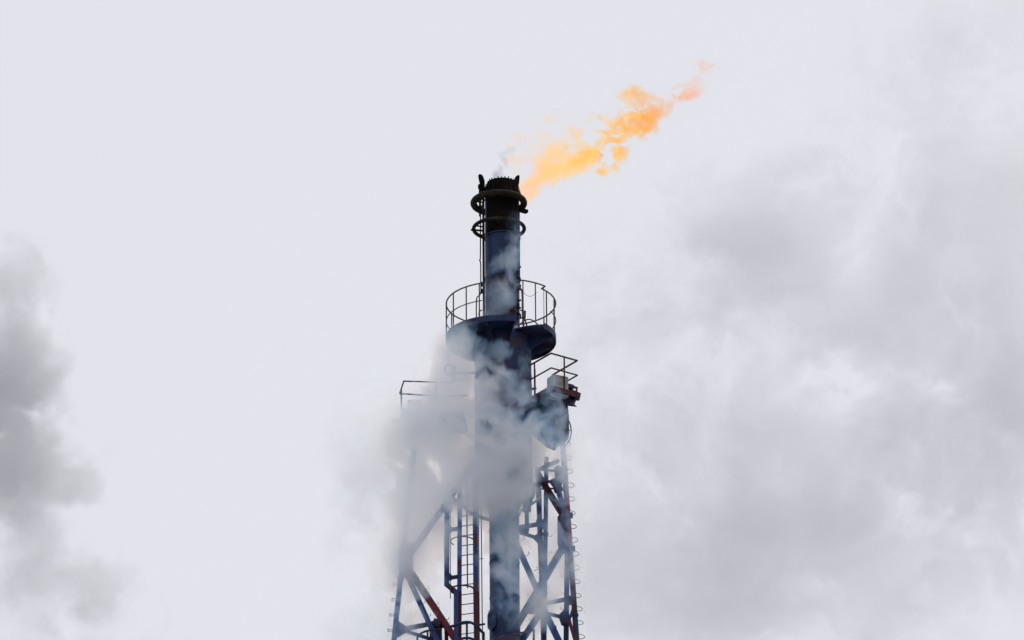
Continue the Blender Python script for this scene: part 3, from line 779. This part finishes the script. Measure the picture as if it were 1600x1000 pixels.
# ---- smoke drifting across the stack
rng = np.random.default_rng(SEED_SMOKE)
g1 = Grid((P(480, 500).x, -4.2, P(700, 1030, -1).z), (P(945, 500).x, -.2, P(700, 330, -1).z), (.042, .13, .042))
SM = [
    # wisps up the barrel
    (788, 385, -1.0, 13, 16, .35, .55), (797, 365, -1.0, 10, 12, .3, .35), (775, 400, -1.0, 14, 10, .35, .25),
    (785, 425, -1.1, 17, 22, .4, .65), (780, 455, -1.1, 20, 18, .45, .85), (777, 480, -1.2, 22, 16, .45, .65),
    (770, 500, -1.3, 22, 14, .5, .45), (800, 410, -1.1, 10, 20, .35, .45), (796, 325, -1.0, 9, 12, .3, .16),
    # over the round deck
    (738, 535, -2.4, 30, 22, .6, .7), (714, 548, -2.4, 20, 26, .6, .5), (765, 548, -2.4, 34, 20, .6, 1.1), (795, 572, -2.3, 22, 18, .6, .5),
    (850, 528, -2.4, 18, 12, .4, .22), (722, 510, -2.4, 26, 12, .5, .35),
    # the thick middle
    (745, 590, -2.4, 50, 30, .7, 2.2), (700, 620, -2.3, 50, 30, .7, 1.8), (752, 640, -2.3, 42, 40, .8, 2.2), (790, 690, -2.3, 50, 34, .8, 1.2),
    (720, 680, -2.3, 60, 40, .8, 2.2), (670, 660, -2.2, 48, 36, .8, 1.7), (650, 700, -2.2, 44, 50, .8, 1.6), (690, 745, -2.2, 52, 44, .8, 2.2),
    (755, 740, -2.2, 50, 32, .7, 2.2), (800, 735, -2.2, 40, 24, .7, 1.7), (835, 700, -2.1, 34, 26, .6, .8), (850, 725, -2.1, 20, 16, .5, .8),
    (855, 655, -2.1, 26, 16, .5, .35), (864, 612, -2.1, 12, 12, .4, .2), (815, 640, -2.2, 18, 22, .5, .3),
    (650, 770, -2.2, 36, 50, .8, 1.8), (630, 830, -2.1, 28, 34, .7, 1.4), (640, 880, -2.1, 24, 22, .5, .9), (628, 905, -2.1, 24, 24, .5, .4),
    (720, 800, -2.1, 30, 22, .5, .6), (700, 830, -2.1, 30, 50, .5, .35), (655, 640, -2.2, 20, 24, .5, .7),
    # over the riser and the right legs
    (780, 790, -2.0, 16, 20, .4, .35), (790, 850, -2.0, 20, 26, .5, .75), (782, 900, -2.0, 18, 30, .5, .7), (800, 940, -2.0, 22, 24, .5, .7), (775, 960, -2, 18, 26, .5, .5),
    (845, 945, -2.0, 24, 22, .45, .75), (840, 980, -2.0, 16, 20, .4, .45), (880, 820, -2.0, 20, 20, .45, .75), (890, 880, -2.0, 20, 22, .45, .55), (880, 700, -2.0, 14, 60, .45, .3),
    (745, 860, -2.0, 24, 50, .4, .35), (815, 800, -2, 14, 20, .4, .35), (645, 930, -2, 28, 22, .4, .4), (625, 965, -2, 22, 26, .4, .35), (860, 790, -2, 16, 30, .4, .3),
    (665, 690, -2.2, 50, 60, .9, 1.8), (640, 760, -2.2, 36, 60, .9, 1.5), (665, 800, -2.2, 44, 40, .8, 1.1), (636, 840, -2.2, 26, 40, .8, 1.3), (700, 770, -2.2, 44, 36, .8, 1.1),
    (650, 610, -2.2, 40, 24, .8, .5), (680, 570, -2.2, 34, 30, .8, .12), (730, 760, -2.2, 40, 30, .8, 1.0), (785, 760, -2.2, 34, 18, .7, 1.2), (870, 655, -2.1, 20, 34, .5, .15),
    (790, 875, -2, 26, 90, .5, .5), (885, 850, -2, 22, 90, .5, .35), (842, 950, -2, 28, 34, .5, .5), (730, 870, -2, 30, 80, .5, .25), (780, 470, -1.2, 26, 60, .4, .3), (850, 850, -2, 26, 80, .5, .2), (628, 950, -2, 20, 60, .5, .35),
    (730, 640, -2.3, 40, 36, .8, 1.4), (704, 565, -2.4, 24, 26, .7, .15), (725, 520, -2.4, 30, 16, .6, .15), (690, 655, -2.3, 50, 30, .8, 1.3), (658, 655, -2.3, 40, 30, .8, 1.6),
    (820, 660, -2.2, 26, 30, .6, .3), (640, 720, -2.2, 30, 50, .8, .7), (700, 600, -2.3, 46, 26, .8, .4), (700, 700, -2.2, 60, 50, .9, .8),
    (790, 380, -1, 16, 26, .35, .5), (782, 440, -1.1, 20, 26, .4, .5), (790, 410, -1.1, 16, 30, .4, .4), (770, 460, -1.2, 26, 20, .4, .4), (800, 335, -1, 10, 16, .3, .2),
    (650, 668, -2.4, 40, 22, .8, 1.8), (700, 665, -2.4, 44, 26, .8, 1.6), (668, 648, -2.4, 34, 16, .7, 1.0), (645, 720, -2.3, 26, 60, .7, 1.6), (690, 720, -2.3, 44, 46, .8, 1.4), (735, 620, -2.4, 40, 34, .7, 1.2),
    (640, 820, -2.2, 22, 46, .7, 1.2), (700, 790, -2.2, 26, 34, .6, .7), (760, 700, -2.3, 46, 40, .8, 1.0), (745, 565, -2.4, 34, 22, .6, .8),
    (790, 880, -2, 24, 80, .5, .4), (630, 900, -2, 30, 70, .6, .5), (690, 850, -2, 50, 60, .6, .2), (875, 760, -2, 30, 90, .5, .15), (780, 395, -1, 20, 40, .35, .25),
    # pale veil low on the left
    (595, 700, -1.8, 70, 70, .8, .45), (600, 800, -1.8, 70, 90, .8, .65), (560, 900, -1.8, 60, 70, .8, .3), (600, 960, -1.8, 60, 60, .8, .18), (600, 600, -1.8, 60, 60, .8, .14),
    (905, 760, -1.5, 26, 60, .6, .15),
]
env = blobs_field(g1, SM)
wf = [fbm(g1.n, g1.size, 1.6, 5, .62, (1, 10, 1)) for _ in range(3)]
env = warp(env, g1.n, g1.vox, .22, wf)
n1 = fbm(g1.n, g1.size, 1.2, 6, .74, (1, 12, 1.1))
n1 = warp(n1, g1.n, g1.vox, .22, wf[::-1])
d1 = sstep(env, 0, .2) * 1.15 * (1 - np.exp(-np.clip(env * (.80 + .50 * n1) + .10 * n1 - .02, 0, 9) / 1.15))
d1 = np.maximum(d1 - .035, 0)
M_SMOKE = vol_mat('smoke', (0.90, 0.95, 1.0), 1.65, (1.0, .75, .25), .035, .72, (.43, .69, 1.0))
so = volume_object('smoke', g1, d1, M_SMOKE, tuple(P(740, 700, -1)))
so['kind'] = 'stuff'
so['label'] = 'bluish white smoke drifting across the middle of the stack and derrick'; so['category'] = 'smoke'

# ---- steam clouds behind: left and right
def steam(name, x0, x1, y0, y1, lst, label, vox=(.09, .2, .09), Y0=22, Y1=27, thr=.0, contrast=2.4, base=3.0, m=None, seed=1):
    lo = (min(P(x0, 500, Y0).x, P(x0, 500, Y1).x), Y0, P(800, y1, Y0).z); hi = (max(P(x1, 500, Y0).x, P(x1, 500, Y1).x), Y1, P(800, y0, Y1).z)
    gg = Grid(lo, hi, vox)
    global rng
    rng = np.random.default_rng(seed)
    e = blobs_field(gg, lst)
    w = [fbm(gg.n, gg.size, base, 6, .66, (1, 12, 1)) for _ in range(3)]
    e = warp(e, gg.n, gg.vox, .6, w)
    n_ = warp(fbm(gg.n, gg.size, base * .9, 7, .72, (1, 14, 1)), gg.n, gg.vox, .6, w[::-1])
    cap = 2.2 if m else 4.5
    d = sstep(e, 0, .3) * cap * (1 - np.exp(-np.clip(e * (.9 + contrast * .3 * n_) + contrast * .10 * n_ - thr, 0, 9) / cap))
    o = volume_object(name, gg, d, m or M_STEAM, tuple((gg.lo + gg.hi) / 2))
    o['kind'] = 'stuff'; o['label'] = label; o['category'] = 'steam'
    return o
M_STEAM = vol_mat('steam', (1.0, 1.0, 1.0), .28, (1, 1.0, .9), .05, .3)
M_STEAM2 = vol_mat('pale_steam', (1.0, 1.0, 1.0), .20, (1, .97, .86), .03, .4)
steam('steam_cloud', -60, 330, 380, 1060, [
    (-10, 430, 24.5, 55, 40, 1.6, 2.4), (10, 500, 24.5, 50, 60, 1.6, 1.8), (10, 650, 24.5, 50, 90, 1.6, 2.4), (110, 760, 24.5, 44, 26, 1.4, .4), (60, 700, 24.5, 70, 60, 1.6, 1.0), (20, 600, 24.5, 40, 120, 1.6, .8), (20, 455, 24.5, 60, 12, 1.2, .5), (-20, 560, 24.5, 60, 60, 2.0, 2.6), (-20, 660, 24.5, 60, 70, 2, 2.8), (10, 740, 24.5, 60, 60, 1.8, 2.0),
    (85, 750, 24.5, 50, 34, 1.6, .8), (40, 640, 24.5, 36, 60, 1.6, .8), (40, 520, 24.5, 50, 40, 1.5, .6), (30, 820, 24.5, 40, 36, 1.4, .6),
    (90, 920, 24.5, 90, 40, 1.6, .5), (240, 930, 24.5, 36, 50, 1.4, .4), (0, 940, 24.5, 50, 30, 1.6, .5), (200, 990, 24.5, 200, 60, 1.6, .5), (60, 860, 24.5, 90, 60, 1.6, .5)],
    'dark grey steam cloud rising at the left edge of the sky', seed=SEED_LEFT)
steam('steam_cloud', 420, 1680, -80, 1080, [
    # upper right
    (1540, 40, 24.5, 160, 90, 2, .45), (560, 820, 24.5, 80, 160, 2, .35), (640, 960, 24.5, 110, 80, 2, .4), (1270, 820, 24.5, 90, 40, 1.8, 1.0), (1420, 490, 24.5, 110, 30, 1.6, .5),
    (1250, 250, 24.5, 120, 60, 2, .35), (1050, 400, 24.5, 100, 80, 2, .35), (1350, 330, 24.5, 200, 80, 2, .4), (1300, 520, 24.5, 300, 120, 2, .4), (1100, 700, 24.5, 180, 160, 2, .5),
    (1560, 850, 24.5, 200, 200, 2.2, .6), (1400, 960, 24.5, 220, 120, 2.2, .5), (1000, 600, 24.5, 120, 160, 2.2, .4), (1560, 600, 24.5, 160, 160, 2.2, .3),
    (1250, 650, 24.5, 360, 280, 2.2, 1.0), (1480, 420, 24.5, 260, 260, 2.2, .4), (1150, 900, 24.5, 330, 160, 2.2, .45), (1540, 60, 24.5, 160, 120, 2, .3), (1200, 380, 24.5, 150, 110, 2, .4),
    (1500, 60, 24.5, 170, 90, 2, .35), (1600, 130, 24.5, 150, 120, 2, .2), (1460, 130, 24.5, 90, 60, 1.6, .3),
    (1400, 230, 24.5, 200, 60, 2, .3), (1560, 300, 24.5, 170, 90, 2, .55), (1130, 330, 24.5, 120, 60, 1.8, .55), (1250, 290, 24.5, 120, 50, 1.8, .45),
    (930, 410, 24.5, 60, 50, 1.6, .55, -40), (965, 480, 24.5, 50, 26, 1.4, .45), (880, 370, 24.5, 50, 30, 1.4, .25),
    (1120, 470, 24.5, 110, 90, 2, .6), (1420, 480, 24.5, 160, 60, 2, 1.1, 12), (1390, 540, 24.5, 80, 30, 1.6, .6), (1590, 450, 24.5, 100, 70, 2, .7),
    (1300, 400, 24.5, 200, 90, 2, .45), (1040, 640, 24.5, 110, 90, 2, .8), (1200, 620, 24.5, 150, 90, 2, .8), (1450, 660, 24.5, 200, 120, 2, .65),
    (1150, 790, 24.5, 170, 100, 2, 1.1), (1270, 820, 24.5, 110, 56, 1.8, 1.3), (1180, 880, 24.5, 120, 60, 2, .9), (1000, 820, 24.5, 100, 110, 2, .7),
    (1080, 930, 24.5, 180, 80, 2, .7), (1500, 820, 24.5, 170, 110, 2, .4), (1400, 940, 24.5, 260, 90, 2, .5), (960, 720, 24.5, 60, 120, 1.6, .45),
    (920, 900, 24.5, 80, 120, 1.8, .35), (1590, 640, 24.5, 80, 160, 2, .5), (1500, 985, 24.5, 60, 24, 1.6, .4),
    # faint veil behind and left of the derrick
    (600, 780, 24.5, 110, 150, 2, .6), (560, 900, 24.5, 110, 110, 2, .5), (680, 950, 24.5, 120, 90, 2, .6), (580, 680, 24.5, 80, 80, 2, .4), (760, 800, 24.5, 90, 160, 2, .3), (620, 600, 24.5, 70, 70, 1.8, .2)],
    'broad pale grey steam bank filling the sky right of the stack', thr=.02, contrast=1.9, base=4.2, m=M_STEAM2, seed=SEED_RIGHT)

# ---- dark wisp rising from the burner
rng = np.random.default_rng(SEED_WISP)
g3 = Grid((P(755, 250).x, -.6, P(780, 292).z), (P(850, 250).x, .6, P(780, 180).z), (.025, .06, .025))
W = [(772, 274, 0, 5, 9, .12, .8), (778, 262, 0, 5, 10, .12, .9, 20), (786, 248, 0, 6, 10, .14, .6, 35), (796, 236, 0, 8, 10, .16, .35, 30), (810, 222, 0, 9, 10, .16, .15, 30), (786, 276, 0, 14, 5, .2, .3)]
e = blobs_field(g3, W); w3 = [fbm(g3.n, g3.size, .5, 3) for _ in range(3)]
e = warp(e, g3.n, g3.vox, .05, w3)
d3 = np.maximum(e * np.clip(.8 + .5 * fbm(g3.n, g3.size, .4, 4, .6), 0, 3) - .05, 0)
M_SOOTV = vol_mat('soot_smoke', (.35, .35, .38), 2.2, (1, 1, .95), 3.0)
wo_ = volume_object('soot_wisp', g3, d3, M_SOOTV, tuple(P(785, 255)))
wo_['kind'] = 'stuff'; wo_['label'] = 'thin dark wisp of soot rising from the burner rim'; wo_['category'] = 'smoke'

# ---- the flame
rng = np.random.default_rng(SEED_FLAME)
g4 = Grid((P(785, 250).x, -.75, P(800, 325).z), (P(1150, 250).x, .75, P(1100, 75).z), (.022, .06, .022))
FL = [
    (826, 292, 0, 10, 12, .2, .5), (838, 285, 0, 14, 10, .22, .55), (817, 297, 0, 10, 8, .18, .9), (826, 290, 0, 14, 9, .18, .9, 20), (848, 280, 0, 14, 8, .2, .7, 20), (860, 272, 0, 18, 10, .22, 1.3, 15), (885, 262, 0, 22, 10, .24, 1.25, 15), (915, 254, 0, 24, 11, .25, 1.2, 15),
    (938, 244, 0, 22, 12, .25, 1.9, 25), (955, 228, 0, 16, 16, .25, 1.2, 40), (950, 208, 0, 22, 20, .3, 1.1, 30), (968, 195, 0, 22, 18, .3, 1.3, 30), (948, 238, 0, 22, 12, .3, 1.4, 35), (966, 222, 0, 14, 14, .25, .9, 40),
    (1002, 190, 0, 20, 16, .3, 2.0, 20), (1005, 205, 0, 14, 8, .25, 1.4), (1000, 168, 0, 24, 16, .3, 1.0), (1028, 172, 0, 16, 13, .25, 1.4, 20), (970, 155, 0, 16, 12, .25, .5), (988, 150, 0, 16, 10, .25, .6),
    (1050, 160, 0, 16, 9, .2, .85, 40), (1060, 150, 0, 14, 8, .2, .7, 40), (1075, 138, 0, 14, 9, .2, .5, 40), (1092, 122, 0, 16, 10, .2, .5), (1102, 110, 0, 17, 12, .2, 1.0, -20), (1070, 146, 0, 16, 8, .2, .9, 40), (1088, 106, 0, 12, 6, .2, .45, -20),
    (920, 226, 0, 30, 18, .3, .42, 30), (890, 240, 0, 34, 14, .3, .35, 25), (855, 250, 0, 24, 14, .25, .3, 25), (905, 205, 0, 26, 16, .3, .2), (935, 190, 0, 20, 12, .25, .35),
    # the thin left strand
    (795, 252, 0, 8, 13, .15, .8, 35), (806, 238, 0, 11, 15, .18, .8, 40), (820, 222, 0, 13, 14, .2, .7, 45), (880, 235, 0, 50, 20, .3, .2, 25), (940, 190, 0, 36, 20, .3, .15, 25), (838, 200, 0, 10, 14, .2, .26, 45), (852, 188, 0, 9, 8, .18, .2), (850, 215, 0, 20, 18, .2, .12), (870, 190, 0, 20, 12, .2, .1),
]
e = blobs_field(g4, FL)
w4 = [fbm(g4.n, g4.size, .7, 5, .6, (1, 8, 1)) for _ in range(3)]
e = warp(e, g4.n, g4.vox, .10, w4)
n4 = warp(fbm(g4.n, g4.size, .6, 5, .7, (1.4, 10, 1)), g4.n, g4.vox, .12, w4[::-1])
d4 = sstep(e, 0.0, .22) * 1.3 * (1 - np.exp(-np.clip(e * (.85 + .55 * n4) + .14 * n4 - .03, 0, 6) / 1.3))
mf = bpy.data.materials.new('flame'); mf.use_nodes = True
n = mf.node_tree.nodes; l = mf.node_tree.links; n.clear()
at = n.new('ShaderNodeAttribute'); at.attribute_name = 'density'
out = n.new('ShaderNodeOutputMaterial'); add = n.new('ShaderNodeAddShader')
va = n.new('ShaderNodeVolumeAbsorption'); va.inputs['Color'].default_value = (.42, .2, 0, 1)
em = n.new('ShaderNodeEmission')
FK = 3.2
for sh, k, sock in ((va, FK, 'Density'), (em, FK, 'Strength')):
    mm = n.new('ShaderNodeMath'); mm.operation = 'MULTIPLY'; mm.inputs[1].default_value = k
    l.new(at.outputs['Fac'], mm.inputs[0]); l.new(mm.outputs[0], sh.inputs[sock])
# hotter and yellower near the burner, redder far downwind
tc = n.new('ShaderNodeTexCoord'); sx = n.new('ShaderNodeSeparateXYZ'); l.new(tc.outputs['Object'], sx.inputs[0])
mr = n.new('ShaderNodeMapRange'); mr.inputs[1].default_value = -3.2; mr.inputs[2].default_value = 3.4
l.new(sx.outputs[0], mr.inputs[0])
cr = n.new('ShaderNodeValToRGB')
E = cr.color_ramp.elements
S = lambda r_, g_, b_: (r_ * .58, g_ * .8, b_ * 1.0, 1)
E[0].position = 0.0; E[0].color = S(1.25, .58, .35)
E[1].position = 1.0; E[1].color = S(1.1, .36, .28)
for p, c in ((.16, S(1.23, .66, .16)), (.45, S(1.2, .55, .10)), (.66, S(1.02, .38, .05)), (.82, S(1.1, .42, .2))):
    q = E.new(p); q.color = c
nf = n.new('ShaderNodeTexNoise'); nf.inputs['Scale'].default_value = 3.2; nf.inputs['Detail'].default_value = 5
l.new(tc.outputs['Object'], nf.inputs['Vector'])
mad = n.new('ShaderNodeMath'); mad.operation = 'MULTIPLY_ADD'; mad.inputs[1].default_value = 1.3; mad.inputs[2].default_value = -.65
l.new(nf.outputs[0], mad.inputs[0])
adn = n.new('ShaderNodeMath'); adn.operation = 'ADD'; l.new(mr.outputs[0], adn.inputs[0]); l.new(mad.outputs[0], adn.inputs[1])
l.new(adn.outputs[0], cr.inputs[0]); l.new(cr.outputs[0], em.inputs['Color'])
l.new(va.outputs[0], add.inputs[0]); l.new(em.outputs[0], add.inputs[1]); l.new(add.outputs[0], out.inputs['Volume'])
fo = volume_object('flame', g4, d4, mf, tuple(P(960, 200)))
fo['label'] = 'long orange flame blown up and to the right from the burner tip'; fo['category'] = 'flame'; fo['kind'] = 'stuff'
